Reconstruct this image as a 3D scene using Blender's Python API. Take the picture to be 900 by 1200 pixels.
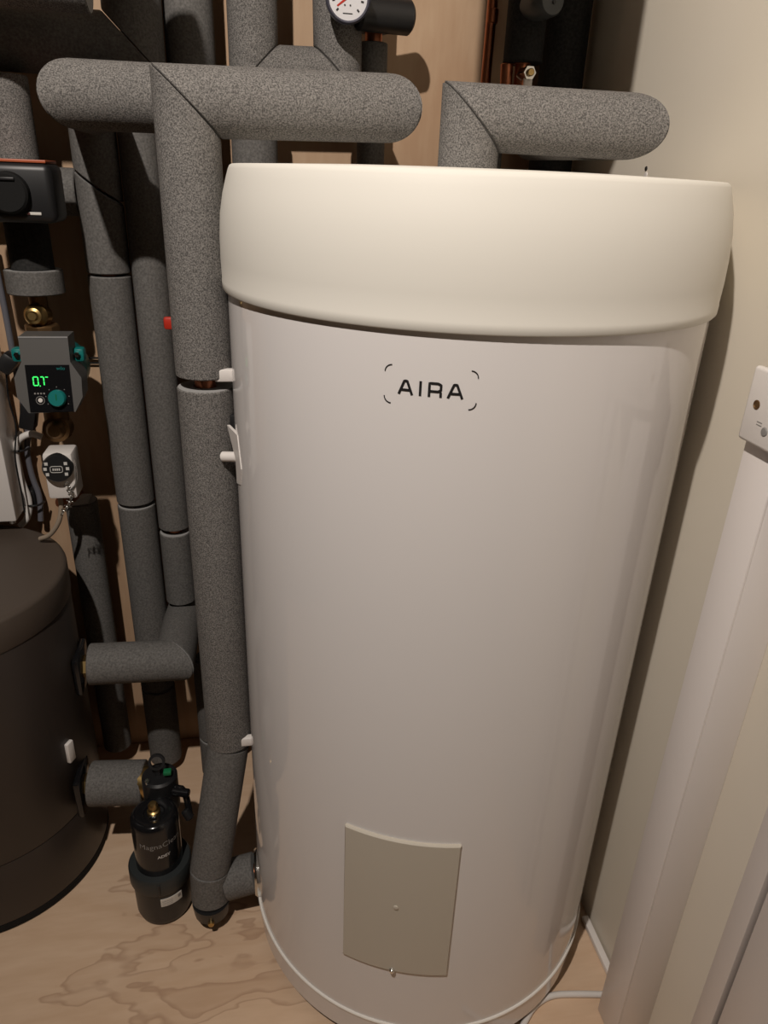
import bpy, bmesh, math, random
from mathutils import Vector, Matrix
random.seed(7)
S = bpy.context.scene
COL = S.collection
for o in list(bpy.data.objects): bpy.data.objects.remove(o)

# ------------------------------------------------------------------ camera, world, lights, exposure
CAM_H = 1.24
cd = bpy.data.cameras.new('camera'); cam = bpy.data.objects.new('camera', cd); COL.objects.link(cam)
cd.sensor_fit = 'VERTICAL'; cd.sensor_height = 24.0; cd.lens = 841.26/1200*24.0
cd.clip_start = 0.02; cd.clip_end = 50
R3 = Matrix(((0.984052, 0.040114, -0.173301), (-0.174056, 0.418131, -0.891555), (0.036698, 0.907501, 0.418445)))
cam.matrix_world = Matrix.Translation((0, 0, CAM_H)) @ R3.to_4x4()
S.camera = cam

w = bpy.data.worlds.new('world'); S.world = w; w.use_nodes = True
w.node_tree.nodes['Background'].inputs[0].default_value = (1.0, .86, .72, 1)
w.node_tree.nodes['Background'].inputs[1].default_value = 0.004

ld = bpy.data.lights.new('ceiling_downlight', 'SPOT'); lo = bpy.data.objects.new('ceiling_downlight', ld); COL.objects.link(lo)
lo.location = (-0.38, -0.12, 2.30); ld.energy = 110; ld.shadow_soft_size = 0.02; ld.color = (1.0, .912, .825)
ld.spot_size = math.radians(112); ld.spot_blend = 1.0
lo.rotation_euler = (Vector((.20, .92, 1.18))-lo.location).to_track_quat('-Z', 'Y').to_euler()

S.view_settings.view_transform = 'Standard'; S.view_settings.look = 'None'
S.view_settings.exposure = 0.0; S.view_settings.gamma = 1.0; S.view_settings.use_curve_mapping = False

# ------------------------------------------------------------------ materials
def mat(name, col, rough=.5, metal=0., spec=.5, noise=None, bump=None, emit=None, coat=0):
    """noise=(scale, dark colour, light colour, contrast) ; bump=(scale, strength)"""
    m = bpy.data.materials.new(name); m.use_nodes = True
    nt = m.node_tree; b = nt.nodes['Principled BSDF']
    b.inputs['Base Color'].default_value = (*col, 1); b.inputs['Roughness'].default_value = rough
    b.inputs['Metallic'].default_value = metal; b.inputs['Specular IOR Level'].default_value = spec
    b.inputs['Coat Weight'].default_value = coat
    tc = nt.nodes.new('ShaderNodeTexCoord')
    if noise:
        sc, c0, c1, (lo_, hi_) = noise
        n = nt.nodes.new('ShaderNodeTexNoise'); n.inputs['Scale'].default_value = sc; n.inputs['Detail'].default_value = 3
        r = nt.nodes.new('ShaderNodeValToRGB'); r.color_ramp.elements[0].position = lo_; r.color_ramp.elements[1].position = hi_
        r.color_ramp.elements[0].color = (*c0, 1); r.color_ramp.elements[1].color = (*c1, 1)
        nt.links.new(tc.outputs['Object'], n.inputs['Vector']); nt.links.new(n.outputs['Fac'], r.inputs['Fac'])
        nt.links.new(r.outputs['Color'], b.inputs['Base Color'])
    if bump:
        n2 = nt.nodes.new('ShaderNodeTexNoise'); n2.inputs['Scale'].default_value = bump[0]; n2.inputs['Detail'].default_value = 2
        bp = nt.nodes.new('ShaderNodeBump'); bp.inputs['Strength'].default_value = bump[1]; bp.inputs['Distance'].default_value = .002
        nt.links.new(tc.outputs['Object'], n2.inputs['Vector']); nt.links.new(n2.outputs['Fac'], bp.inputs['Height'])
        nt.links.new(bp.outputs['Normal'], b.inputs['Normal'])
    if emit:
        b.inputs['Emission Color'].default_value = (*emit[0], 1); b.inputs['Emission Strength'].default_value = emit[1]
    return m

def ply_material(name, stretch, light, dark, stains=False):
    m = bpy.data.materials.new(name); m.use_nodes = True
    nt = m.node_tree; b = nt.nodes['Principled BSDF']; N = nt.nodes; L = nt.links
    b.inputs['Roughness'].default_value = .62; b.inputs['Specular IOR Level'].default_value = .3
    tc = N.new('ShaderNodeTexCoord')
    mp = N.new('ShaderNodeMapping'); mp.inputs['Scale'].default_value = stretch
    L.new(tc.outputs['Object'], mp.inputs['Vector'])
    n1 = N.new('ShaderNodeTexNoise'); n1.inputs['Scale'].default_value = 2.2; n1.inputs['Detail'].default_value = 5; n1.inputs['Distortion'].default_value = 1.2
    L.new(mp.outputs['Vector'], n1.inputs['Vector'])
    mul = N.new('ShaderNodeMath'); mul.operation = 'MULTIPLY'; mul.inputs[1].default_value = 9.0
    fr = N.new('ShaderNodeMath'); fr.operation = 'PINGPONG'; fr.inputs[1].default_value = 1.0
    L.new(n1.outputs['Fac'], mul.inputs[0]); L.new(mul.outputs[0], fr.inputs[0])
    n2 = N.new('ShaderNodeTexNoise'); n2.inputs['Scale'].default_value = 40; n2.inputs['Detail'].default_value = 4
    L.new(mp.outputs['Vector'], n2.inputs['Vector'])
    ad = N.new('ShaderNodeMath'); ad.operation = 'MULTIPLY_ADD'; ad.inputs[1].default_value = .45
    L.new(fr.outputs[0], ad.inputs[0]); L.new(n2.outputs['Fac'], ad.inputs[2])
    r = N.new('ShaderNodeValToRGB'); r.color_ramp.elements[0].position = .25; r.color_ramp.elements[1].position = 1.0
    r.color_ramp.elements[0].color = (*light, 1); r.color_ramp.elements[1].color = (*dark, 1)
    L.new(ad.outputs[0], r.inputs['Fac'])
    out = r.outputs['Color']
    if stains:   # dried tide marks around the drain valve
        ns = N.new('ShaderNodeTexNoise'); ns.inputs['Scale'].default_value = 6.0; ns.inputs['Detail'].default_value = 3; ns.inputs['Roughness'].default_value = .5
        ms = N.new('ShaderNodeMapping'); ms.inputs['Scale'].default_value = (.8, 2.0, 1); L.new(tc.outputs['Object'], ms.inputs['Vector'])
        L.new(ms.outputs['Vector'], ns.inputs['Vector'])
        gr = N.new('ShaderNodeVectorMath'); gr.operation = 'DISTANCE'; gr.inputs[1].default_value = (-.10, .83, 0)
        L.new(tc.outputs['Object'], gr.inputs[0])
        lin = N.new('ShaderNodeMath'); lin.operation = 'MULTIPLY_ADD'; lin.inputs[1].default_value = -1.15
        L.new(gr.outputs['Value'], lin.inputs[0]); L.new(ns.outputs['Fac'], lin.inputs[2])
        band = N.new('ShaderNodeValToRGB'); e = band.color_ramp.elements
        e[0].position = .30; e[0].color = (0, 0, 0, 1)
        e[1].position = 1.0; e[1].color = (.3, .3, .3, 1)
        for pos, v in ((.335, 0), (.347, .38), (.375, .07), (.452, .04), (.465, .40), (.51, .14)):
            q = e.new(pos); q.color = (v, v, v, 1)
        L.new(lin.outputs[0], band.inputs['Fac'])
        mx = N.new('ShaderNodeMix'); mx.data_type = 'RGBA'
        L.new(band.outputs['Color'], mx.inputs['Factor']); L.new(out, mx.inputs['A']); mx.inputs['B'].default_value = (.22, .095, .05, 1)
        out = mx.outputs['Result']
    L.new(out, b.inputs['Base Color'])
    bp = N.new('ShaderNodeBump'); bp.inputs['Strength'].default_value = .12; bp.inputs['Distance'].default_value = .002
    L.new(ad.outputs[0], bp.inputs['Height']); L.new(bp.outputs['Normal'], b.inputs['Normal'])
    return m

FOAM = mat('grey_foam', (.17, .16, .15), .85, spec=.25, noise=(600, (.074, .070, .067), (.25, .236, .222), (.36, .66)), bump=(600, .35))
FOAM_S = mat('smooth_grey_foam', (.13, .125, .12), .8, spec=.25, noise=(300, (.092, .088, .084), (.165, .158, .15), (.3, .7)), bump=(350, .12))
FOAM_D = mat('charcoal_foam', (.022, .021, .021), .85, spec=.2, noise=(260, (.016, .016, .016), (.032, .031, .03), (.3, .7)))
FOAM_IN = mat('foam_cut_edge', (.34, .335, .33), .9, spec=.1)
COPPER = mat('copper', (.45, .17, .09), .38, 1.0)
BRASS = mat('brass', (.52, .36, .15), .36, 1.0)
BRASS_D = mat('dull_brass', (.22, .13, .06), .5, .9)
CHROME = mat('chrome', (.7, .7, .68), .18, 1.0)
BLACK = mat('black_plastic', (.012, .012, .013), .42)
BLACK_G = mat('gloss_black_plastic', (.008, .008, .009), .15)
BLACK_M = mat('matt_black_rubber', (.01, .01, .01), .8, spec=.2)
TANK = mat('gloss_white_enamel', (.735, .705, .695), .075, spec=.5)
LID = mat('cream_plastic', (.73, .705, .645), .58, spec=.25)
RIMW = mat('white_rim', (.82, .79, .74), .3)
PANEL = mat('beige_plastic', (.54, .495, .42), .45, spec=.35)
BUFF = mat('anthracite_vinyl', (.034, .026, .022), .42, spec=.4)
BUFFLID = mat('dark_brown_plastic', (.075, .058, .046), .5, spec=.35)
WHITE = mat('white_plastic', (.75, .71, .68), .35)
WHITE_C = mat('white_cable', (.72, .69, .66), .4)
GREYC = mat('grey_cable', (.13, .13, .15), .45)
TEAL = mat('teal_paint', (.005, .17, .16), .4)
PUMPG = mat('pump_grey', (.095, .092, .088), .5)
RED = mat('red_plastic', (.5, .03, .015), .4)
ORANGE = mat('orange_plastic', (.42, .10, .04), .45)
INK = mat('black_ink', (.012, .011, .011), .5)
INK_W = mat('white_ink', (.55, .54, .52), .5)
INK_G = mat('grey_ink', (.24, .23, .22), .5)
LABELW = mat('white_label', (.62, .60, .56), .5)
LED = mat('green_led', (.02, .3, .05), .4, emit=((.05, 1.0, .16), 1.1))
GREEN = mat('green_plastic', (.01, .16, .06), .4)
PAINT = mat('cream_wall_paint', (.71, .65, .555), .5, spec=.35, noise=(3.0, (.70, .64, .54), (.73, .675, .585), (.3, .7)), bump=(60, .04))
CEIL = mat('white_ceiling_paint', (.30, .28, .25), .8)
ROOMP = mat('room_wall_paint', (.07, .06, .05), .8)
TRUNK = mat('white_upvc', (.75, .70, .675), .36)
PLYW = ply_material('plywood_wall', (1.6, 1, .30), (.52, .37, .245), (.43, .28, .175))
PLYF = ply_material('plywood_floor', (.4, 2.0, 1), (.72, .53, .375), (.63, .44, .295), stains=True)
GROOVE = mat('dark_groove', (.10, .075, .065), .7)

# ------------------------------------------------------------------ mesh tools
ORG = {}
V = Vector
def basis(d):
    d = V(d).normalized(); a = V((0, 0, 1)) if abs(d.z) < .9 else V((0, 1, 0))
    u = a.cross(d).normalized(); v = d.cross(u).normalized(); return d, u, v

class MB:
    def __init__(s): s.v = []; s.f = []; s.m = []
    def add(s, vs, fs, mi=0):
        k = len(s.v); s.v += [V(p) for p in vs]; s.f += [[i+k for i in f] for f in fs]; s.m += [mi]*len(fs); return s
    def lathe(s, prof, o=(0, 0, 0), axis=(0, 0, 1), n=32, mi=0, closed=False):
        d, u, v = basis(axis); o = V(o); vs = []; fs = []; idx = []
        for r, h in prof:
            if abs(r) < 1e-7: idx.append([len(vs)]); vs.append(o+d*h)
            else:
                idx.append(list(range(len(vs), len(vs)+n)))
                vs += [o+d*h+(u*math.cos(2*math.pi*i/n)+v*math.sin(2*math.pi*i/n))*r for i in range(n)]
        prs = list(zip(idx, idx[1:]))
        if closed: prs.append((idx[-1], idx[0]))
        for a, b in prs:
            for i in range(n):
                j = (i+1) % n
                if len(a) == 1 and len(b) == 1: continue
                if len(a) == 1: fs.append([a[0], b[j], b[i]])
                elif len(b) == 1: fs.append([a[i], a[j], b[0]])
                else: fs.append([a[i], a[j], b[j], b[i]])
        return s.add(vs, fs, mi)
    def cyl(s, p0, p1, r, n=20, bev=0, mi=0):
        p0 = V(p0); p1 = V(p1); h = (p1-p0).length
        b = min(bev, r*.5, h*.4)
        prof = [(0, 0), (r-b, 0), (r, b), (r, h-b), (r-b, h), (0, h)] if b else [(0, 0), (r, 0), (r, h), (0, h)]
        return s.lathe(prof, p0, p1-p0, n, mi)
    def tube(s, pts, r, n=12, smooth=0, mi=0):
        pts = [V(p) for p in pts]
        for _ in range(smooth):
            q = [pts[0]]
            for a, b in zip(pts, pts[1:]): q += [a*.75+b*.25, a*.25+b*.75]
            q.append(pts[-1]); pts = q
        vs = []; fs = []; k = len(pts); u = None
        for i, p in enumerate(pts):
            t = (pts[min(i+1, k-1)]-pts[max(i-1, 0)]).normalized()
            if u is None: _, u, w_ = basis(t)
            u = (u-t*u.dot(t)).normalized(); w_ = t.cross(u)
            vs += [p+(u*math.cos(2*math.pi*j/n)+w_*math.sin(2*math.pi*j/n))*r for j in range(n)]
        for i in range(k-1):
            for j in range(n): fs.append([i*n+j, i*n+(j+1) % n, (i+1)*n+(j+1) % n, (i+1)*n+j])
        fs.append(list(range(n))[::-1]); fs.append([(k-1)*n+j for j in range(n)])
        return s.add(vs, fs, mi)
    def box(s, c, size, bev=0, rot=None, seg=2, mi=0):
        bm = bmesh.new(); bmesh.ops.create_cube(bm, size=1)
        for v in bm.verts: v.co = V((v.co.x*size[0], v.co.y*size[1], v.co.z*size[2]))
        if bev: bmesh.ops.bevel(bm, geom=bm.edges[:], offset=bev, segments=seg, profile=.5, affect='EDGES')
        bm.verts.index_update(); c = V(c)
        vs = [(rot @ v.co if rot else v.co)+c for v in bm.verts]; fs = [[v.index for v in f.verts] for f in bm.faces]
        bm.free(); return s.add(vs, fs, mi)
    def prism(s, poly, o, ux, uy, uz, depth, mi=0):
        """polygon in the ux/uy plane, extruded along uz"""
        o = V(o); ux = V(ux); uy = V(uy); uz = V(uz); n = len(poly)
        vs = [o+ux*a+uy*b for a, b in poly]+[o+ux*a+uy*b+uz*depth for a, b in poly]
        fs = [list(range(n))[::-1], list(range(n, 2*n))]+[[i, (i+1) % n, (i+1) % n+n, i+n] for i in range(n)]
        return s.add(vs, fs, mi)
    def sleeve(s, p0, p1, r, n0=None, n1=None, rin=.016, n=40, c=.0016, gap=.0008, mi=0, mi_end=0):
        """length of pipe insulation between two cut planes"""
        p0 = V(p0); p1 = V(p1); d, u, v = basis(p1-p0)
        n0 = V(n0).normalized() if n0 is not None else d; n1 = V(n1).normalized() if n1 is not None else d
        h = (p1-p0).length
        def ring(p, nn, rad, off):
            out = []
            for i in range(n):
                a = 2*math.pi*i/n; q = (u*math.cos(a)+v*math.sin(a))*rad
                out.append(p+q+d*(-(nn.dot(q))/nn.dot(d)+off))
            return out
        k = max(2, int(h/.03))
        rings = [(ring(p0, n0, rin, .02), 1), (ring(p0, n0, rin, gap), 1), (ring(p0, n0, r-c, gap), 0), (ring(p0, n0, r, gap+c), 0)]
        for j in range(1, k):
            t = j/k; a = ring(p0, n0, r, gap+c); b = ring(p1, n1, r, -gap-c)
            rings.append(([x*(1-t)+y*t for x, y in zip(a, b)], 0))
        rings += [(ring(p1, n1, r, -gap-c), 0), (ring(p1, n1, r-c, -gap), 1), (ring(p1, n1, rin, -gap), 1), (ring(p1, n1, rin, -.02), 1)]
        base = len(s.v)
        vs = [q for rg, _ in rings for q in rg]
        fo = []; fe = []
        for j in range(len(rings)-1):
            tgt = fe if (j < 2 or j >= len(rings)-3) else fo
            for i in range(n): tgt.append([j*n+i, j*n+(i+1) % n, (j+1)*n+(i+1) % n, (j+1)*n+i])
        s.add(vs, fo, mi); k0 = len(s.v)-len(vs)
        s.f += [[i+k0 for i in f] for f in fe]; s.m += [mi_end]*len(fe)
        return s
    def build(s, name, mats, parent=None, angle=38, org=None):
        if not isinstance(mats, (list, tuple)): mats = [mats]
        if parent is not None: o_ = ORG[parent.name]
        elif org is not None: o_ = V(org)
        else:
            o_ = V((sum(p.x for p in s.v)/len(s.v), sum(p.y for p in s.v)/len(s.v), min(p.z for p in s.v)))
        me = bpy.data.meshes.new(name)
        me.from_pydata([tuple(p-o_) for p in s.v], [], s.f)
        for m in mats: me.materials.append(m)
        bm = bmesh.new(); bm.from_mesh(me); bm.faces.ensure_lookup_table()
        for f, mi in zip(bm.faces, s.m): f.material_index = mi; f.smooth = True
        bmesh.ops.recalc_face_normals(bm, faces=bm.faces[:])
        lim = math.radians(angle)
        for e in bm.edges:
            e.smooth = not (len(e.link_faces) == 2 and e.calc_face_angle(0) > lim)
        bm.to_mesh(me); bm.free()
        o = bpy.data.objects.new(name, me); COL.objects.link(o)
        if parent is not None: o.parent = parent
        else: o.location = o_
        ORG[o.name] = o_
        return o

def tag(o, label, cat, group=None):
    o['label'] = label; o['category'] = cat
    if group: o['group'] = group
    return o
def thing(name, label, cat, loc, group=None):
    o = bpy.data.objects.new(name, None); COL.objects.link(o); o.location = loc; o.empty_display_size = .05
    ORG[o.name] = V(loc); return tag(o, label, cat, group)
def struct(name, mb, m, **k):
    o = mb.build(name, m, **k); o['kind'] = 'structure'; return o

def text_mesh(body, size, fn, width=None, spacing=1.0, bold=0.0):
    cu = bpy.data.curves.new('txt', 'FONT'); cu.body = body; cu.size = size; cu.resolution_u = 3
    cu.space_character = spacing; cu.offset = bold
    ob = bpy.data.objects.new('txt', cu); COL.objects.link(ob); bpy.context.view_layer.update()
    me = ob.evaluated_get(bpy.context.evaluated_depsgraph_get()).to_mesh()
    vs = [v.co.copy() for v in me.vertices]; fs = [list(p.vertices) for p in me.polygons]
    x0 = min(v.x for v in vs); x1 = max(v.x for v in vs); k = (width/(x1-x0)) if width else 1
    mb = MB(); mb.add([fn((v.x-x0)*k-(x1-x0)*k/2, v.y*k) for v in vs], fs)
    bpy.data.objects.remove(ob); bpy.data.curves.remove(cu)
    return mb

# ------------------------------------------------------------------ the room
BW = 1.40      # back wall
RW = 0.58      # right wall
struct('floor', MB().box((-.35, 0, -.02), (1.9, 2.9, .04)), PLYF, org=(0, 0, 0))
struct('wall_back', MB().box((-.35, BW+.01, 1.2), (1.9, .02, 2.4)), PLYW, org=(0, BW, 0))
struct('wall_right', MB().box((RW+.02, 0, 1.2), (.04, 2.8, 2.4)), PAINT, org=(RW, 0, 0))
struct('wall_left', MB().box((-1.22, 0, 1.2), (.04, 2.8, 2.4)), ROOMP, org=(-1.2, 0, 0))
struct('wall_front', MB().box((-.31, -1.42, 1.2), (1.78, .04, 2.4)), ROOMP, org=(0, -1.4, 0))
struct('ceiling', MB().box((-.31, 0, 2.42), (1.86, 2.86, .04)), CEIL, org=(0, 0, 2.4))

# ------------------------------------------------------------------ hot water cylinder
TX, TY = .2715, .9237
TR = .2965
cyl_t = thing('hot_water_cylinder', 'tall glossy white hot water cylinder with cream lid in the centre', 'water tank', (TX, TY, 0))
def tk(r, deg, z):
    a = math.radians(deg); return V((TX+r*math.sin(a), TY-r*math.cos(a), z))
MB().lathe([(0, 0), (.282, 0), (.285, .003), (.285, .03), (0, .03)], (TX, TY, 0), n=96).build('foot', BLACK_M, cyl_t)
br = MB().lathe([(.25, .0205), (.292, .0205), (.2955, .024), (.2975, .074), (.25, .074)], (TX, TY, 0), n=128, closed=True).build('base_ring', TANK, cyl_t)
MB().lathe([(.28, .0742), (.2985, .0742), (.2998, .0756), (.2998, .0778), (.2985, .0792), (.28, .0792)], (TX, TY, 0), n=128, closed=True).build('rim', RIMW, br)
body = MB().lathe([(.2, .0794), (TR, .0794), (TR, .3), (TR, .6), (TR, .9), (TR, 1.1205), (.2, 1.1205)], (TX, TY, 0), n=160, closed=True).build('body', TANK, cyl_t)
lidp = [(0, 1.120), (.288, 1.120), (.3010, 1.1165), (.3022, 1.118), (.3026, 1.1265), (.3021, 1.1285), (.3028, 1.15), (.3024, 1.175), (.3006, 1.2), (.2965, 1.222), (.2920, 1.238), (.2893, 1.2465), (.2875, 1.2500), (.285, 1.2515), (.2, 1.2545), (0, 1.255)]
MB().lathe(lidp, (TX, TY, 0), n=160).build('lid', LID, cyl_t, angle=50)
# access panel
def curved_panel(a0, a1, z0, z1, r0, r1, n=16, bev=.0015):
    mb = MB(); vs = []; fs = []
    da = math.degrees(bev/r1)
    for i in range(n+1):
        t = i/n; a = a0+(a1-a0)*t; ai = a0+da+(a1-a0-2*da)*t
        vs += [tk(r0, a, z0), tk(r1-bev, a, z0), tk(r1, ai, z0+bev), tk(r1, ai, z1-bev), tk(r1-bev, a, z1), tk(r0, a, z1)]
    for i in range(n):
        for j in range(6): fs.append([i*6+j, i*6+(j+1) % 6, (i+1)*6+(j+1) % 6, (i+1)*6+j])
    fs += [[0, 1, 2, 3, 4, 5][::-1], [n*6+j for j in range(6)]]
    return mb.add(vs, fs)
pn = curved_panel(-35.6, -5.9, .2095, .4685, TR-.004, TR+.005).build('access_panel', PANEL, cyl_t, angle=25)
a = tk(TR+.0055, -21, .2125); d = (tk(1, -21, 0)-tk(0, -21, 0))
MB().lathe([(0, .0045), (.0025, .004), (.004, .002), (.004, -.004), (0, -.004)], a, d, 14).build('screw', CHROME, pn)
MB().lathe([(0, .0003), (.003, .0002), (.0035, 0), (.0035, -.002), (0, -.002)], tk(TR+.0065, -21, .345), d, 14).build('mould_mark', PANEL, pn)
# lettering
def stroke(pts, wd, fn, n=6):
    mb = MB(); P_ = []
    for (x0, y0), (x1, y1) in zip(pts, pts[1:]):
        P_ += [(x0+(x1-x0)*i/n, y0+(y1-y0)*i/n) for i in range(n)]
    P_.append(pts[-1]); vs = []; fs = []
    for i, (x, y) in enumerate(P_):
        xa, ya = P_[max(i-1, 0)]; xb, yb = P_[min(i+1, len(P_)-1)]
        l = math.hypot(xb-xa, yb-ya); nx, ny = -(yb-ya)/l*wd/2, (xb-xa)/l*wd/2
        vs += [fn(x+nx, y+ny, .0005), fn(x-nx, y-ny, .0005), fn(x-nx, y-ny, -.0005), fn(x+nx, y+ny, -.0005)]
    for i in range(len(P_)-1):
        for j in range(4): fs.append([i*4+j, i*4+(j+1) % 4, (i+1)*4+(j+1) % 4, (i+1)*4+j])
    k = len(P_)-1; fs += [[0, 1, 2, 3], [k*4+3, k*4+2, k*4+1, k*4]]
    return mb.add(vs, fs)
def logo_at(x, y, h): return tk(TR+h, -26.95+math.degrees(x/TR), 1.0555+y)
h_, sw = .0142, .0024
letters = [
    [[(.0008, 0), (.0058, h_-.0011), (.0086, h_-.0011), (.0138, 0)], [(.0034, .0044), (.0112, .0044)]],
    [[(.0216, 0), (.0216, h_)]],
    [[(.0302, 0), (.0302, h_-.0011), (.0385, h_-.0011), (.0412, h_-.0024), (.0412, .0068), (.0385, .0054), (.0302, .0054)], [(.0402, .0056), (.0412, .0042), (.0413, 0)]],
    [[(.0482, 0), (.0534, h_-.0011), (.0562, h_-.0011), (.0618, 0)], [(.0510, .0044), (.0590, .0044)]]]
for st in letters:
    mb = MB()
    for pts in st:
        q = stroke(pts, sw, logo_at); mb.add(q.v, q.f)
    mb.build('letter', INK, body)
for cx_, cy_, a0 in ((-.0137, .0273, 90), (.0753, .0273, 0), (.0753, -.0100, 270), (-.0137, -.0100, 180)):
    r_ = .0068; pts = []
    ox = cx_+ (-r_ if cx_ > 0 else r_); oy = cy_ + (-r_ if cy_ > 0 else r_)
    for i in range(7):
        t = math.radians(a0+90*i/6); pts.append((ox+r_*math.cos(t), oy+r_*math.sin(t)))
    stroke(pts, .0010, logo_at, 2).build('corner_mark', INK, body)
# sensor bracket on the cylinder's left flank
sb = MB()
sb.add([tk(TR+.002, -84, .872), tk(TR+.002, -84, .905), tk(TR+.010, -90, .942), tk(TR+.001, -80, .945), tk(TR+.001, -77, .905), tk(TR+.001, -79, .880),
        tk(TR-.002, -84, .872), tk(TR-.002, -84, .905), tk(TR+.006, -90, .942), tk(TR-.003, -80, .945), tk(TR-.003, -77, .905), tk(TR-.003, -79, .880)],
       [[0, 1, 2, 3, 4, 5], [11, 10, 9, 8, 7, 6]]+[[i, (i+1) % 6, (i+1) % 6+6, i+6] for i in range(6)])
br_ = sb.build('sensor_bracket', WHITE, cyl_t)
MB().cyl(tk(TR-.002, -90, .897), tk(TR+.020, -92, .894), .007, 16, .002).build('sensor_plug', WHITE, br_)
MB().box(tk(TR+.006, -96, .925), (.014, .014, .045), .002).build('thermostat_block', BLACK, br_)
# flow and return bosses
for zz in (.10,):
    MB().lathe([(.0, -.004), (.040, -.004), (.041, .002), (.038, .006), (.0, .006)], tk(TR, -90, zz), (-1, 0, 0), 28).build('pipe_boss', CHROME, cyl_t)

# ------------------------------------------------------------------ buffer tank
BX, BY, BR = -.535, 1.14, .205
bt = thing('buffer_tank', 'squat dark brown buffer tank at the lower left, cut by the photo edge', 'water tank', (BX, BY, 0))
MB().lathe([(0, 0), (BR-.004, 0), (BR, .004), (BR, .018), (0, .018)], (BX, BY, 0), n=96).build('foot', BLACK_M, bt)
MB().lathe([(.1, .019), (BR-.001, .019), (BR, .021), (BR, .153), (BR-.001, .155), (.1, .155)], (BX, BY, 0), n=96, closed=True).build('lower_jacket', BUFF, bt)
MB().lathe([(.1, .1565), (BR-.001, .1565), (BR, .1585), (BR, .559), (BR-.001, .561), (.1, .561)], (BX, BY, 0), n=96, closed=True).build('upper_jacket', BUFF, bt)
MB().lathe([(0, .5625), (BR+.001, .5625), (BR+.002, .5645), (BR+.002, .6125), (BR+.0005, .617), (BR-.003, .6188), (BR-.008, .6195), (0, .6205)], (BX, BY, 0), n=96).build('lid', BUFFLID, bt, angle=50)
for (yy, zz, s_) in ((1.14, .42, .075), (1.07, .205, .08)):
    xs = BX+math.sqrt(BR**2-(yy-BY)**2)
    p = MB().box((xs+.004, yy, zz), (.012, s_, s_), .004).build('flange_plate', BLACK_G, bt)
    MB().cyl((xs+.005, yy, zz), (xs+.030, yy, zz), .021, 6).build('union_nut', BRASS, p)
rt = Matrix.Rotation(math.radians(-18), 3, 'Z')
ip = MB().box((BX+BR*math.cos(.42)+.003, BY-BR*math.sin(.42), .300), (.008, .016, .042), .002, Matrix.Rotation(-.42, 3, 'Z')).build('sensor_clip', WHITE, bt)

# ------------------------------------------------------------------ insulated pipes
def pipe_run(label, pts, r, cuts=None, foam=FOAM, core=.014, name='insulated_pipe', group='grey foam insulated pipes', gapw=.004, cap0=True):
    """pts: axis polyline; cuts: {segment: [(fraction, gap width), ...]} where one foam length ends and the next starts"""
    pts = [V(p) for p in pts]; cuts = cuts or {}
    base = min(pts, key=lambda p: p.z)
    t = thing(name, label, 'pipe', base, group)
    MB().tube(pts, core, 16).build('copper_pipe', COPPER, t)
    ns = []
    for i, p in enumerate(pts):
        d0 = (pts[i]-pts[i-1]).normalized() if i else None
        d1 = (pts[i+1]-pts[i]).normalized() if i < len(pts)-1 else None
        ns.append(d1 if d0 is None else d0 if d1 is None else (d0+d1).normalized())
    for i in range(len(pts)-1):
        a, b = pts[i], pts[i+1]; d = (b-a); L_ = d.length
        marks = [(0, 0)]+list(cuts.get(i, []))+[(1, 0)]
        for k in range(len(marks)-1):
            (f0, g0), (f1, g1) = marks[k][:2], marks[k+1][:2]
            q0 = marks[k][2] if len(marks[k]) > 2 else None; q1 = marks[k+1][2] if len(marks[k+1]) > 2 else None
            p0 = a+d*f0+d/L_*(g0/2); p1 = a+d*f1-d/L_*(g1/2)
            MB().sleeve(p0, p1, r, ns[i] if k == 0 else q0, ns[i+1] if k == len(marks)-2 else q1, core+.001, mi_end=1).build('foam_sleeve', [foam, FOAM_IN if foam is not FOAM_D else FOAM_D], t, 30)
    return t

# A: front riser, over the top and back to the wall
AX, AY = -.062, .97
zt = 1.314
t = pipe_run('thick insulated riser along left flank of white cylinder, mitred right over the lid',
    [(AX, AY, .372), (AX, AY, zt), (.176, .985, zt+.006), (.19, 1.31, zt+.02)], .0372,
    cuts={0: [((.990-.372)/(zt-.372), .014)]})
def clip_tag(z, parent):
    MB().box((-.034, .945, z), (.028, .012, .016), .002).build('white_clip', WHITE, parent)
clip_tag(1.003, t); clip_tag(.388, t)
# lower tee with stub to the cylinder and drain
t = pipe_run('short insulated tail leaning left below the thick riser, beside the black filter', [(-.0635, .9685, .367), (-.108, .925, .125), (-.110, .917, .060)], .0345, foam=FOAM_S)
dv = MB().lathe([(0, 0), (.008, 0), (.009, .012), (.020, .017), (.030, .030), (.033, .058), (0, .058)], (-.110, .912, .002), n=24).build('drain_valve', BLACK, t)
MB().lathe([(0, .004), (.005, .003), (.006, -.002), (0, -.002)], (-.110, .881, .036), (0, -1, 0), 12).build('drain_screw', BRASS, dv)
pipe_run('small pale grey insulated stub between leaning tail pipe and base of white cylinder', [(-.084, .924, .088), (-.029, .924, .100)], .0345, foam=FOAM_S)

# B: left horizontal and its return
pipe_run('short horizontal insulated pipe left of the thick riser, with rounded left end', [(-.055, 1.09, 1.325), (-.204, 1.092, 1.324), (-.214, 1.262, 1.326)], .0395)
pipe_run('shadowed horizontal insulated pipe behind the black actuator', [(-.600, 1.345, 1.205), (-.264, 1.345, 1.205)], .036, foam=FOAM_S)
pipe_run('dark underside of an insulated pipe at the very top left corner', [(-.80, 1.16, 1.459), (-.185, 1.16, 1.459)], .0375)
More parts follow.
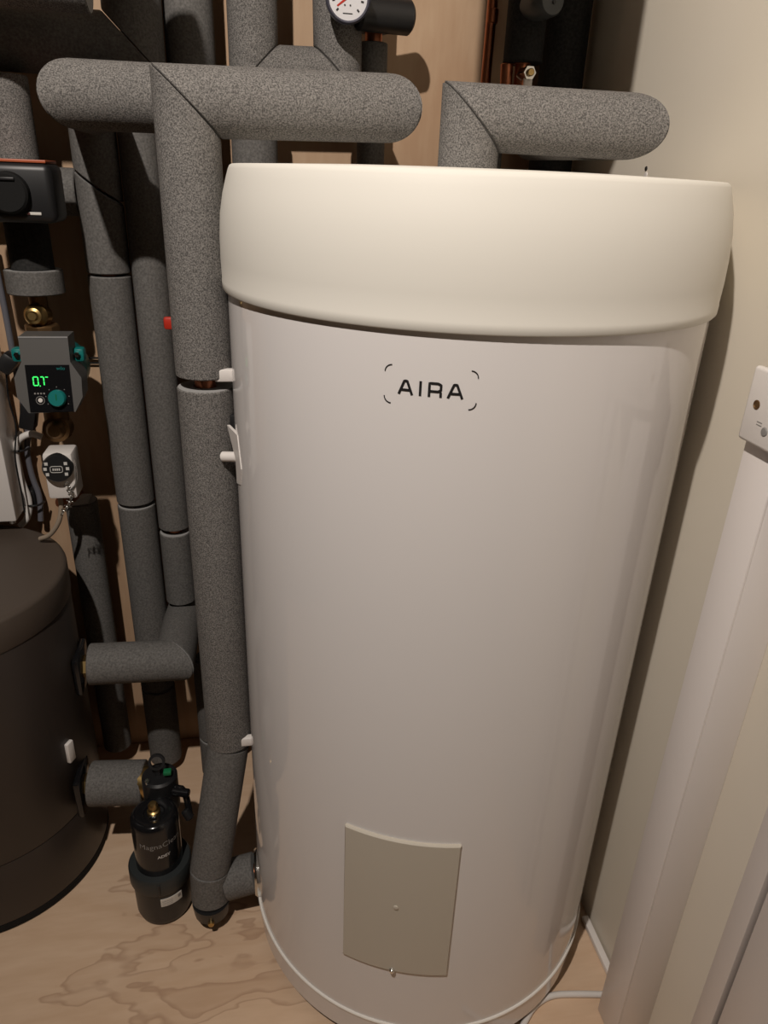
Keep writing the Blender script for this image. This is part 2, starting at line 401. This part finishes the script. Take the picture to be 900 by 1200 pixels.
# C: wall pipe one
pipe_run('broad vertical insulated wall pipe, left one of the two between pump and riser', [(-.227, 1.315, .03), (-.227, 1.31, 1.30)], .0345,
    cuts={0: [((.235-.03)/1.27, .003), ((.668-.03)/1.27, .006), ((1.083-.03)/1.27, .003), ((1.215-.03)/1.27, .003, (.7, 0, 1))]}, foam=FOAM_S)
# D: wall pipe two, and its connection to the buffer tank
pipe_run('slimmer vertical insulated wall pipe, right one of the two beside the thick riser', [(-.161, 1.315, .445), (-.161, 1.31, 1.36)], .0295,
    cuts={0: [((.607-.445)/.915, .010)]}, foam=FOAM_S)
pipe_run('horizontal insulated elbow pipe joining the upper side of the dark buffer tank', [(-.161, 1.345, .398), (-.163, 1.142, .418), (-.312, 1.14, .424)], .0375, foam=FOAM_S)
# lower link from the buffer tank to the filter
pipe_run('short stubby insulated pipe from lower side of buffer tank to black filter', [(-.324, 1.07, .207), (-.226, 1.062, .205)], .0405, foam=FOAM_S)
# Q: thin wall pipe behind the buffer tank
pipe_run('dark insulated wall pipe dropping behind the buffer tank below the white valve head', [(-.332, 1.335, .06), (-.330, 1.33, .668)], .029, foam=FOAM_S)
# J: low riser behind the front riser
pipe_run('low vertical insulated pipe half hidden behind the bottom of the thick riser', [(-.108, 1.24, .05), (-.108, 1.24, .33), (-.02, 1.30, .36)], .034, foam=FOAM_S,
    cuts={0: [(.35, .003)]})
# top left cluster
pipe_run('shadowed horizontal insulated pipe in the top left corner, turning upward', [(-.62, 1.31, 1.408), (-.152, 1.31, 1.408), (-.150, 1.31, 1.85)], .0425, foam=FOAM_S)
pipe_run('vertical insulated pipe at the top edge, above the mitre of thick riser', [(-.073, 1.340, .03), (-.073, 1.340, 1.85)], .0375, foam=FOAM_S)
pipe_run('vertical insulated pipe at the top edge forming a U with the gauge pipe', [(.022, 1.31, 1.85), (.022, 1.31, 1.385), (.152, 1.31, 1.388), (.149, 1.31, 1.56)], .0375, foam=FOAM)
pipe_run('vertical insulated pipe showing between thick horizontal pipe and cylinder lid', [(.019, 1.31, .10), (.019, 1.31, 1.342)], .0365, foam=FOAM_S)
pipe_run('stub of grey insulation right of the pressure gauge, against the plywood', [(.213, 1.345, .95), (.213, 1.345, 1.85)], .0235, foam=FOAM_S, cuts={0: [((1.447-.95)/.9, .012)]})
pipe_run('slim grey insulated pipe glimpsed under the right pipe beside its rising stub', [(.392, 1.25, 1.0), (.392, 1.25, 1.30)], .021, foam=FOAM_S)
# L: hot outlet on the lid, to the right
pipe_run('insulated pipe rising from the cylinder lid and bending right to a rounded end', [(.264, .9237, 1.2555), (.264, .9237, 1.311), (.450, .902, 1.309), (.462, 1.25, 1.315)], .0355)
# O and N: charcoal pipes in the right corner
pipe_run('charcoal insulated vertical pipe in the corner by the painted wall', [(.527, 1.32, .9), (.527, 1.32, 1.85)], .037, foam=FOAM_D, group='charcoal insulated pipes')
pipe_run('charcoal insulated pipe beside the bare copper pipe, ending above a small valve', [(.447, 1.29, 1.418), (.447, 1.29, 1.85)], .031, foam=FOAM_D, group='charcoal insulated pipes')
t = thing('bare_copper_pipe', 'bare copper pipe running down the plywood at the top right', 'pipe', (.408, 1.345, 1.2))
MB().tube([(.404, 1.345, 1.2), (.408, 1.345, 1.85)], .0085, 16).build('tube', COPPER, t)
MB().cyl((.4072, 1.345, 1.478), (.4073, 1.345, 1.50), .0098, 16, .002).build('solder_joint', COPPER, t)
t = thing('isolating_valve', 'small brass isolating valve with pale lever below the charcoal pipe', 'valve', (.434, 1.27, 1.36))
MB().tube([(.447, 1.29, 1.42), (.446, 1.29, 1.34)], .011, 16).build('tail_pipe', COPPER, t)
MB().cyl((.422, 1.292, 1.418), (.424, 1.292, 1.385), .010, 12, .001).build('branch_pipe', COPPER, t)
MB().cyl((.446, 1.282, 1.402), (.446, 1.246, 1.402), .010, 6).build('valve_body', CHROME, t)
MB().cyl((.446, 1.247, 1.402), (.446, 1.240, 1.402), .0055, 14, .001).build('spindle', BRASS, t)
MB().box((.447, 1.255, 1.385), (.014, .006, .026), .002).build('lever', WHITE, t)
t = thing('balancing_valve', 'round dark grey valve cap at the top edge above the copper pipe', 'valve', (.462, 1.245, 1.45))
MB().lathe([(0, .03), (.019, .03), (.0215, .026), (.0225, 0), (.020, -.03), (0, -.03)], (.452, 1.245, 1.492), (.25, -1, .0), 28).build('cap', mat('slate_plastic', (.06, .066, .068), .45), t)
MB().lathe([(0, .002), (.0025, .0015), (.0025, -.002), (0, -.002)], (.461, 1.2155, 1.489), (.25, -1, 0), 10).build('screw', BLACK, t)

# unseen vessel shape and pipe, added above the frame to cast shadows into view
t = thing('added_shadow_vessel', 'unseen white vessel shape added high over the cylinder to shade the right corner', 'vessel', (.262, .905, 1.505))
MB().lathe([(0, .002), (.03, .003), (.06, .012), (.085, .032), (.098, .06), (.100, .09), (.100, .34), (.09, .38), (.05, .41), (0, .42)], (.262, .905, 1.505), n=40).build('shell', WHITE, t)
MB().box((.262, 1.20, 1.80), (.05, .40, .02), .003).build('wall_bracket', BLACK, t)
pipe_run('unseen horizontal insulated pipe added above the top left as a shadow caster', [(-.80, 1.00, 1.592), (-.125, 1.00, 1.592)], .0375)  # out of view, added to shade the wall pipes at top left
# ------------------------------------------------------------------ pressure gauge
t = thing('pressure_gauge', 'round white pressure gauge in a dark rim at the top edge', 'gauge', (.156, 1.24, 1.44))
gc = V((.156, 1.225, 1.475)); gd = V((-.05, -1, -.10)).normalized(); _, gu, gv = basis(gd); gr = V((1, 0, 0)); gr = (gr-gd*gr.dot(gd)).normalized(); gup = gr.cross(gd) if gr.cross(gd).z > 0 else gd.cross(gr)
MB().lathe([(0, -.03), (.028, -.03), (.0315, -.02), (.0325, .002), (.030, .005), (.0275, .002), (.0275, -.002), (0, -.002)], gc, gd, 40).build('case', mat('gunmetal_rim', (.10, .10, .13), .3, .4), t)
face = MB().lathe([(0, .0005), (.0277, .0005), (.0277, -.002), (0, -.002)], gc, gd, 40).build('dial_face', mat('gauge_white', (.72, .71, .73), .4), t)
def gpt(x, y, h=.001): return gc+gr*x+gup*y+gd*h
for k in range(9):
    a = math.radians(225-33.75*k); c_, s_ = math.cos(a), math.sin(a)
    m_ = MB(); q = .0012
    m_.add([gpt(c_*.023-s_*q, s_*.023+c_*q), gpt(c_*.023+s_*q, s_*.023-c_*q), gpt(c_*.019+s_*q, s_*.019-c_*q), gpt(c_*.019-s_*q, s_*.019+c_*q)], [[0, 1, 2, 3]])
    m_.build('tick', INK, face)
m_ = MB(); m_.add([gpt(-.016, -.010), gpt(.001, .003), gpt(.003, .0005), gpt(-.0145, -.0115)], [[0, 1, 2, 3]]); m_.build('red_pointer', RED, face)
m_ = MB(); m_.add([gpt(-.015, .0), gpt(.006, .008), gpt(.006, .0055), gpt(-.015, -.0012)], [[0, 1, 2, 3]]); m_.build('red_zone', mat('pale_red_ink', (.5, .2, .17), .5), face)
for q_ in (-.0045, .0035): MB().lathe([(0, .0004), (.0011, .0004), (.0011, -.0004), (0, -.0004)], gpt(q_, -.009), gd, 10).build('dot', INK, face)
m_ = MB(); m_.add([gpt(-.007, -.0195), gpt(.007, -.0195), gpt(.007, -.0183), gpt(-.007, -.0183)], [[0, 1, 2, 3]]); m_.build('print_line', INK, face)
MB().cyl((.175, 1.275, 1.468), (.262, 1.30, 1.470), .024, 24, .004).build('valve_body', BLACK, t)
MB().cyl((.156, 1.235, 1.475), (.152, 1.29, 1.478), .012, 16).build('tail', BLACK, t)

# ------------------------------------------------------------------ pump branch
PX, PY = -.334, 1.27
pipe_run('upper insulated pipe at the left edge above the black actuator', [(PX, PY+.01, 1.246), (PX, PY+.01, 1.36)], .031, foam=FOAM)
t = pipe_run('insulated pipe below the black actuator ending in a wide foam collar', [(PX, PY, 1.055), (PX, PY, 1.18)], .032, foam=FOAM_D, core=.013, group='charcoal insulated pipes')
MB().sleeve((PX, PY, 1.056), (PX, PY, 1.094), .0432, rin=.033, mi_end=1).build('foam_collar', [FOAM_S, FOAM_IN], t)
t = thing('valve_actuator', 'black box actuator with round dial and orange top edge on left pipe', 'actuator', (-.34, 1.20, 1.165))
MB().box((-.335, 1.205, 1.206), (.142, .075, .078), .010, seg=3).build('housing', BLACK, t)
MB().box((-.335, 1.205, 1.247), (.130, .066, .004), .001).build('top_edge', ORANGE, t)
kb = MB().lathe([(0, .016), (.024, .016), (.027, .013), (.028, 0), (.028, -.004), (0, -.004)], (-.322, 1.169, 1.206), (0, -1, 0), 32).build('dial', BLACK_M, t)
MB().box((-.322, 1.1515, 1.224), (.026, .003, .004), .001).build('pointer_rib', BLACK, kb)
MB().box((-.2935, 1.1665, 1.180), (.019, .0014, .0038), .0005).build('badge', LABELW, t)
MB().box((-.3005, 1.1660, 1.180), (.0035, .0014, .003), .0003).build('badge_mark', mat('badge_red', (.08, .02, .02), .5), t)
t = thing('brass_union_valve', 'round brass union valve above the teal pump', 'valve', (PX, PY, .99))
MB().tube([(PX, PY, 1.06), (PX, PY, 1.00)], .014, 16).build('tail_pipe', BRASS_D, t)
MB().lathe([(0, .03), (.006, .03), (.008, .024), (.012, .022), (.014, .012), (.018, .008), (.019, -.02), (0, -.02)], (PX-.002, PY-.012, 1.024), (0, -1, .1), 24).build('ball_body', BRASS, t)
MB().cyl((PX, PY-.002, .994), (PX, PY-.002, 1.008), .027, 8, .002).build('union_nut', BRASS_D, t)

pu = thing('circulation_pump', 'teal circulation pump with grey control head and green lit display', 'pump', (PX, 1.24, .86))
MB().lathe([(0, -.05), (.040, -.05), (.047, -.04), (.049, .02), (.044, .03), (0, .03)], (PX+.013, 1.26, .935), (0, -1, 0), 36).build('volute', TEAL, pu)
for sx in (-1, 1):
    e_ = MB().box((PX+.015+sx*.046, 1.228, .968), (.018, .022, .022), .005).build('volute_ear', TEAL, pu)
    MB().cyl((PX+.015+sx*.045, 1.219, .970), (PX+.015+sx*.045, 1.212, .970), .0045, 6).build('bolt', CHROME, e_)
hp = [(-.036, .062), (.036, .062), (.036, .024), (.050, .000), (.049, -.030), (.036, -.053), (-.034, -.054), (-.048, -.030), (-.049, .0), (-.036, .024)]
hx = PX+.018
hd = MB().prism(hp, (hx, 1.185, .940), (1, 0, 0), (0, .17, 1), (0, 1, .0), .045).build('control_head', PUMPG, pu)
def hpt(x, y, h=0): return V((hx+x, 1.185+.17*y-h, .940+y))
def quad(mb, x0, x1, y0, y1, h, th=.001):
    mb.add([hpt(x0, y0, h), hpt(x1, y0, h), hpt(x1, y1, h), hpt(x0, y1, h), hpt(x0, y0, h-th), hpt(x1, y0, h-th), hpt(x1, y1, h-th), hpt(x0, y1, h-th)],
           [[0, 1, 2, 3], [7, 6, 5, 4], [0, 4, 5, 1], [1, 5, 6, 2], [2, 6, 7, 3], [3, 7, 4, 0]]); return mb
quad(MB(), -.036, .036, .060, .0625, .001).build('head_top_trim', mat('pale_grey_plastic', (.25, .25, .25), .4), hd)
pnl = quad(MB(), -.031, .034, -.052, .020, .0016, .003).build('control_panel', BLACK_G, hd)
def seg7(ch, ox, oy, w_, h2, mb, tk_=.0016):
    S7 = {'a': (0, h2, w_, h2), 'd': (0, 0, w_, 0), 'g': (0, h2/2, w_, h2/2), 'f': (0, h2/2, 0, h2), 'b': (w_, h2/2, w_, h2), 'e': (0, 0, 0, h2/2), 'c': (w_, 0, w_, h2/2)}
    for c in {'0': 'abcdef', '7': 'abc', '-': 'g'}[ch]:
        x0, y0, x1, y1 = S7[c]; g = .0005
        if y0 == y1: quad(mb, ox+x0+g, ox+x1-g, oy+y0-tk_/2, oy+y0+tk_/2, .0022, .0005)
        else: quad(mb, ox+x0-tk_/2, ox+x0+tk_/2, oy+y0+g, oy+y1-g, .0022, .0005)
m_ = MB(); seg7('0', -.021, -.011, .007, .013, m_); seg7('7', -.0105, -.011, .005, .013, m_); quad(m_, -.0125, -.011, -.0125, -.011, .0022, .0005); quad(m_, -.003, .001, .001, .0024, .0022, .0005)
m_.build('display_digits', LED, pnl)
kn = MB().lathe([(0, .010), (.0115, .010), (.0130, .008), (.0135, 0), (0, 0)], hpt(.012, -.031, .001), (0, -1, .17), 28).build('control_knob', TEAL, pnl)
MB().box(hpt(.012, -.029, .0112), (.0016, .001, .014), .0003).build('knob_mark', GREEN, kn)
for k in range(7):
    a = math.radians(210-40*k); quad(MB(), .012+.0175*math.cos(a)-.0006, .012+.0175*math.cos(a)+.0006, -.031+.0175*math.sin(a)-.0006, -.031+.0175*math.sin(a)+.0006, .0021, .0004).build('scale_mark', INK_G, pnl)
MB().lathe([(0, .0012), (.0032, .001), (.0036, 0), (0, 0)], hpt(-.014, -.034, .0016), (0, -1, .17), 16).build('button', WHITE, pnl)
MB().lathe([(.0058, .0006), (.0066, .0006), (.0066, 0), (.0058, 0)], hpt(-.014, -.034, .0016), (0, -1, .17), 20, closed=True).build('button_ring', INK_G, pnl)
text_mesh('wilo', .0075, lambda x, y: hpt(.021+x, .0125+y, .0021)).build('lettering', TEAL, pnl)
for k in range(4): quad(MB(), -.022+k*.0045, -.0195+k*.0045, -.0245, -.0222, .0021, .0004).build('print_mark', INK_G, pnl)
MB().cyl((PX, PY, .815), (PX, PY, .885), .020, 20, .002).build('pump_tail', BRASS_D, pu)
u_ = MB().lathe([(0, .022), (.010, .022), (.014, .018), (.016, .010), (.022, .008), (.023, -.02), (0, -.02)], (PX+.001, PY-.012, .833), (0, -1, .1), 24).build('union_valve', BRASS_D, pu)

t = thing('thermostatic_valve', 'white boxy valve head with black dial and hanging chain under pump', 'valve', (-.325, 1.215, .727))
MB().box((-.325, 1.222, .768), (.047, .05, .082), .005).build('body', WHITE, t)
dl = MB().lathe([(0, .012), (.0215, .012), (.0235, .009), (.0238, -.006), (0, -.006)], (-.325, 1.196, .786), (0, -1, .12), 36).build('dial', BLACK, t)
def dpt(x, y, h=.0125): return V((-.325, 1.196, .786))+V((1, 0, 0))*x+V((0, .12, 1)).normalized()*y+V((0, -1, .12)).normalized()*h
for k in range(6):
    a = math.radians([150, 180, 212, -32, 0, 30][k]); c_, s_ = math.cos(a)*.0175, math.sin(a)*.0175; ww = .0026
    MB().add([dpt(c_-ww, s_-ww), dpt(c_+ww, s_-ww), dpt(c_+ww, s_+ww), dpt(c_-ww, s_+ww)], [[0, 1, 2, 3]]).build('white_mark', INK_W, dl)
rp = [(.0095*(1 if abs(math.cos(x)) > 1e-9 else 0)*math.copysign(min(1, abs(math.cos(x))*1.25), math.cos(x)), .0052*math.copysign(min(1, abs(math.sin(x))*1.25), math.sin(x))) for x in [2*math.pi*i/24 for i in range(24)]]
MB().tube([dpt(x, y-.001) for x, y in rp]+[dpt(rp[0][0], rp[0][1]-.001)], .0006, 6).build('oval_outline', INK_W, dl)
for k in range(4):
    x0 = -.006+k*.0032; MB().add([dpt(x0, -.0028, .0128), dpt(x0+.0022, -.0028, .0128), dpt(x0+.0022, .001, .0128), dpt(x0, .001, .0128)], [[0, 1, 2, 3]]).build('print_mark', INK_W, dl)
ch = MB()
for k in range(13):
    t_ = k/12; c0 = V((-.314+.012*math.sin(t_*3.0)-.016*t_, 1.186-.003*math.sin(k), .760-.055*t_))
    d_ = V((.4, .2, 1)) if k % 2 else V((-1, .2, .3)); ch_ = [(.0042*math.cos(a), .0042*math.sin(a)) for a in [2*math.pi*i/10 for i in range(11)]]
    _, u2, v2 = basis(d_); ch.tube([c0+u2*x*1.3+v2*y for x, y in ch_], .0007, 6)
ch.build('chain', CHROME, t)
MB().tube([(-.304, 1.21, .80), (-.298, 1.205, .785), (-.300, 1.200, .755), (-.310, 1.192, .745)], .0015, 8, 2).build('chain_hook', CHROME, t)
t = thing('copper_elbow', 'copper elbow leading into dark wall pipe beneath the white valve head', 'pipe', (-.33, 1.29, .66))
MB().tube([(-.345, 1.25, .70), (-.340, 1.26, .693), (-.332, 1.315, .690), (-.330, 1.33, .668)], .011, 14, 1).build('elbow', COPPER, t)
MB().add([V((-.352, 1.298, .668)), V((-.318, 1.296, .694)), V((-.304, 1.304, .690)), V((-.312, 1.300, .672)), V((-.352, 1.304, .666)), V((-.318, 1.302, .692)), V((-.304, 1.310, .688)), V((-.312, 1.306, .670))],
         [[0, 1, 2, 3], [7, 6, 5, 4], [0, 4, 5, 1], [1, 5, 6, 2], [2, 6, 7, 3], [3, 7, 4, 0]]).build('tape', FOAM_IN, t)
tag(MB().tube([(-.338, 1.222, .727), (-.336, 1.220, .705), (-.345, 1.223, .672), (-.368, 1.235, .640), (-.39, 1.25, .628)], .0042, 10, 2).build('braided_hose', mat('beige_hose', (.36, .29, .22), .5)), 'thin beige hose curving from white valve head to the dark tank lid', 'hose')
# ------------------------------------------------------------------ left edge wiring
t = thing('junction_box', 'white enclosure cut by the left photo edge above dark tank', 'box', (-.475, 1.33, .646))
MB().box((-.500, 1.335, .80), (.125, .09, .31), .004).build('body', WHITE, t)
MB().cyl((-.450, 1.305, .648), (-.450, 1.305, .636), .006, 12, .001).build('gland', CHROME, t)
tag(MB().tube([(-.388, 1.355, .786), (-.405, 1.352, .796), (-.430, 1.352, .783), (-.440, 1.354, .755), (-.437, 1.354, .70), (-.428, 1.352, .66), (-.436, 1.35, .625), (-.452, 1.345, .610)], .0062, 10, 2).build('white_cable', WHITE_C), 'thick white cable looping down beside the white enclosure', 'cable')
tag(MB().tube([(-.420, 1.372, 1.12), (-.417, 1.372, .99), (-.418, 1.372, .90), (-.412, 1.372, .80), (-.424, 1.372, .755), (-.423, 1.372, .70), (-.414, 1.372, .66), (-.420, 1.368, .61)], .0055, 10, 2).build('grey_cable', GREYC), 'dark blue-grey cable running down behind the white cable', 'cable')
for zz, xx, lb in ((.771, -.446, 'black cable clip at the upper bend of the white cable'), (.660, -.437, 'black cable clip lower on the white cable, above the dark tank')):
    t = thing('cable_clip', lb, 'clip', (xx, 1.37, zz-.015), 'black cable clips')
    MB().box((xx, 1.378, zz), (.030, .030, .032), .003).build('base', BLACK, t)
    MB().tube([(xx-.005, 1.365, zz-.010), (xx+.004, 1.345, zz-.008), (xx+.024, 1.347, zz-.009), (xx+.030, 1.368, zz-.010)], .0022, 8, 1).build('strap', BLACK, t)
t = thing('black_plug', 'small black plug on a thin lead left of the pump', 'plug', (-.42, 1.34, .90))
MB().box((-.418, 1.34, .928), (.028, .03, .034), .006, Matrix.Rotation(.7, 3, 'Y')).build('plug_body', BLACK, t)
MB().tube([(-.424, 1.34, .91), (-.431, 1.345, .86), (-.424, 1.345, .81), (-.430, 1.325, .77), (-.431, 1.322, .74), (-.430, 1.322, .68), (-.431, 1.32, .65)], .0016, 8, 2).build('lead', BLACK_M, t)
tag(MB().box((-.388, 1.31, .848), (.026, .03, .060), .004, Matrix.Rotation(.25, 3, 'Y')).build('pump_connector', BLACK), 'black cable connector at the lower left corner of the pump', 'connector')
tag(MB().tube([(-.375, 1.392, .9245), (-.235, 1.392, .924)], .0018, 8).build('wall_wire', BLACK_M), 'upper of two thin black wires across plywood right of the pump', 'wire', 'thin wall wires')
tag(MB().tube([(-.375, 1.392, .9155), (-.235, 1.392, .9145)], .0018, 8).build('wall_wire', BLACK_M), 'lower of two thin black wires across plywood right of the pump', 'wire', 'thin wall wires')
t = thing('thin_copper_pipe', 'thin copper microbore pipe between the two vertical wall pipes', 'pipe', (-.208, 1.385, .30))
MB().tube([(-.208, 1.385, .30), (-.206, 1.385, 1.0)], .0045, 10).build('tube', COPPER, t)
MB().box((-.207, 1.380, .885), (.016, .012, .012), .002).build('pipe_clip', BLACK, t)
t = thing('lever_valve', 'red lever valve poking out left of the thick riser', 'valve', (-.118, 1.28, 1.0))
MB().cyl((-.118, 1.335, 1.02), (-.118, 1.21, 1.02), .008, 12, .001).build('stem', BRASS_D, t)
MB().box((-.118, 1.205, 1.022), (.034, .010, .020), .004).build('lever', RED, t)

# ------------------------------------------------------------------ magnetic filter
FX, FY = -.198, .962
mf = thing('magnetic_filter', 'black magnetic filter canister with brass cap standing on the floor', 'filter', (FX, FY, 0))
MB().lathe([(0, 0), (.040, 0), (.046, .004), (.049, .014), (.050, .085), (0, .085)], (FX, FY, .001), n=48).build('bowl', BLACK, mf)
cl = MB().lathe([(.03, .084), (.0525, .084), (.0545, .088), (.0545, .116), (.052, .120), (.03, .120)], (FX, FY, .001), n=48, closed=True).build('collar', mat('slate_black', (.022, .026, .027), .5), mf)
MB().box((FX+.003, FY-.0545, .103), (.004, .004, .026), .001).build('collar_notch', BLACK, cl)
cn = MB().lathe([(0, .120), (.0405, .120), (.0405, .218), (.0395, .226), (.036, .231), (.030, .233), (.018, .231), (.0165, .229), (0, .229)], (FX, FY, .001), n=48).build('canister', BLACK_G, mf)
bc = MB().lathe([(0, .226), (.011, .226), (.011, .236), (.0085, .238), (.0085, .248), (.006, .252), (0, .253)], (FX, FY, .001), n=20).build('air_vent', BRASS, mf)
MB().box((FX, FY-.012, .235), (.012, .004, .003), .0005).build('vent_tab', CHROME, bc)
def ft(r, a0, zz):
    def fn(x, y):
        a = math.radians(a0)+x/r; return V((FX+r*math.sin(a), FY-r*math.cos(a), zz+y))
    return fn
text_mesh('MagnaClean', .015, ft(.0409, 18, .188), width=.074).build('lettering', INK_G, cn)
text_mesh('ADEY', .0105, ft(.0409, 22, .164), width=.023, bold=.0003).build('lettering', INK_W, cn)
def lab(a0, a1, z0, z1, r):
    mb = MB(); vs = []; fs = []
    for i in range(9):
        a = math.radians(a0+(a1-a0)*i/8)
        for rr in (r-.001, r): vs += [V((FX+rr*math.sin(a), FY-rr*math.cos(a), z)) for z in (z0, z1)]
    for i in range(8):
        k = i*4; fs += [[k+2, k+6, k+7, k+3], [k, k+1, k+5, k+4], [k+1, k+3, k+7, k+5], [k, k+4, k+6, k+2]]
    fs += [[0, 2, 3, 1], [32, 33, 35, 34]]
    return mb.add(vs, fs)
lb_ = lab(2, 46, .056, .074, .0508).build('label', LABELW, mf)
for k in range(3): lab(5, 26, .0595+.0042*k, .0602+.0042*k, .0511).build('print_line', INK_G, lb_)
lab(37, 43, .064, .071, .0511).build('print_mark', INK_G, lb_)
vb = MB().cyl((FX+.006, 1.02, .185), (FX+.006, 1.02, .262), .031, 24, .004).build('valve_block', BLACK, mf)
MB().box((FX+.006, 1.005, .20), (.04, .05, .06), .006).build('neck', BLACK, mf)
MB().cyl((-.232, 1.055, .215), (-.205, 1.045, .215), .028, 20, .003).build('inlet_union', BRASS, mf)
MB().tube([(-.165, 1.005, .240), (-.150, 1.0, .240), (-.145, .995, .215), (-.142, .985, .195)], .006, 10, 1).build('drain_elbow', BLACK_G, mf)
MB().cyl((-.170, 1.0, .238), (-.140, .992, .236), .008, 14, .002).build('drain_cock', BLACK_G, mf)
MB().cyl((-.150, .985, .205), (-.140, .978, .190), .008, 14, .002).build('drain_cap', BLACK, mf)
MB().lathe([(.010, -.003), (.0145, -.003), (.0145, .003), (.010, .003)], (FX+.004, 1.02, .290), (0, -1, .5), 20, closed=True).build('wing_handle', BLACK, mf)
MB().box((FX+.004, 1.02, .270), (.010, .010, .02), .002).build('handle_stem', BLACK, mf)
MB().box((FX+.022, 1.01, .274), (.014, .012, .008), .002).build('green_tab', GREEN, mf)
MB().cyl((FX-.012, 1.0, .262), (FX-.012, .998, .270), .004, 10).build('bolt', CHROME, mf)

# ------------------------------------------------------------------ right wall: switch, trunking, trims, cables
t = thing('wall_switch', 'white switched spur box high on the right wall, cut by photo edge', 'switch', (RW, .583, 1.004))
MB().box((RW-.030, .590, 1.0425), (.060, .132, .076), .004, seg=3).build('back_box', WHITE, t)
fp = MB().box((RW-.064, .590, 1.0425), (.009, .136, .079), .0038, seg=3).build('face_plate', WHITE, t)
MB().lathe([(0, .0002), (.0030, .0002), (.0040, .001), (.0050, .0005), (.0050, -.002), (0, -.002)], (RW-.0685, .640, 1.0445), (-1, 0, 0), 18).build('screw_hole', BRASS_D, fp)
MB().box((RW-.0685, .595, 1.0425), (.004, .030, .040), .002).build('rocker', WHITE, fp)
MB().lathe([(0, .0012), (.004, .001), (.005, 0), (.005, -.002), (0, -.002)], (RW-.0685, .619, 1.022), (-1, 0, 0), 14).build('indicator', INK_G, fp)
for k in range(2): MB().box((RW-.0686, .629, 1.029-.003*k), (.0006, .008, .0008)).build('print_line', INK_G, fp)
tr = thing('cable_trunking', 'white square vertical trunking below the wall switch', 'trunking', (.553, .63, 0))
MB().box((.5535, .631, .5025), (.053, .053, .999), .0015).build('channel', TRUNK, tr)
MB().box((.5255, .631, .5025), (.004, .053, .999), .0012).build('cover', TRUNK, tr)
o = MB().box((.5725, .505, 1.2), (.015, .030, 2.4), .002); struct('trim_1', o, TRUNK)
o = MB().box((.578, .4865, 1.2), (.004, .008, 2.4), .0005); struct('trim_2', o, GROOVE)
o = MB().box((.5725, .452, 1.2), (.015, .060, 2.4), .002); struct('trim_3', o, TRUNK)
tag(MB().tube([(.30, .56, .0055), (.36, .62, .0055), (.392, .653, .0055), (.418, .677, .0055), (.453, .690, .0055), (.500, .684, .0055), (.545, .676, .0055)], .0052, 10, 2).build('floor_cable', WHITE_C), 'round white cable curving across the floor to the trunking foot', 'cable')
tag(MB().box((.570, .760, .007), (.012, .105, .011), .0015).build('flat_conduit', WHITE), 'straight white mini conduit on floor along the right wall', 'conduit')
t = thing('wall_scuff', 'dark scuffed screw hole in the right wall above cylinder lid', 'hole', (RW, 1.08, 1.27))
MB().lathe([(0, .001), (.003, .001), (.004, -.001), (0, -.001)], (RW, 1.08, 1.2705), (-1, 0, 0), 12).build('hole', INK, t)
MB().lathe([(0, .0015), (.004, .001), (.005, -.001), (0, -.001)], (RW, 1.078, 1.262), (-1, 0, 0), 12).build('filler', WHITE, t)
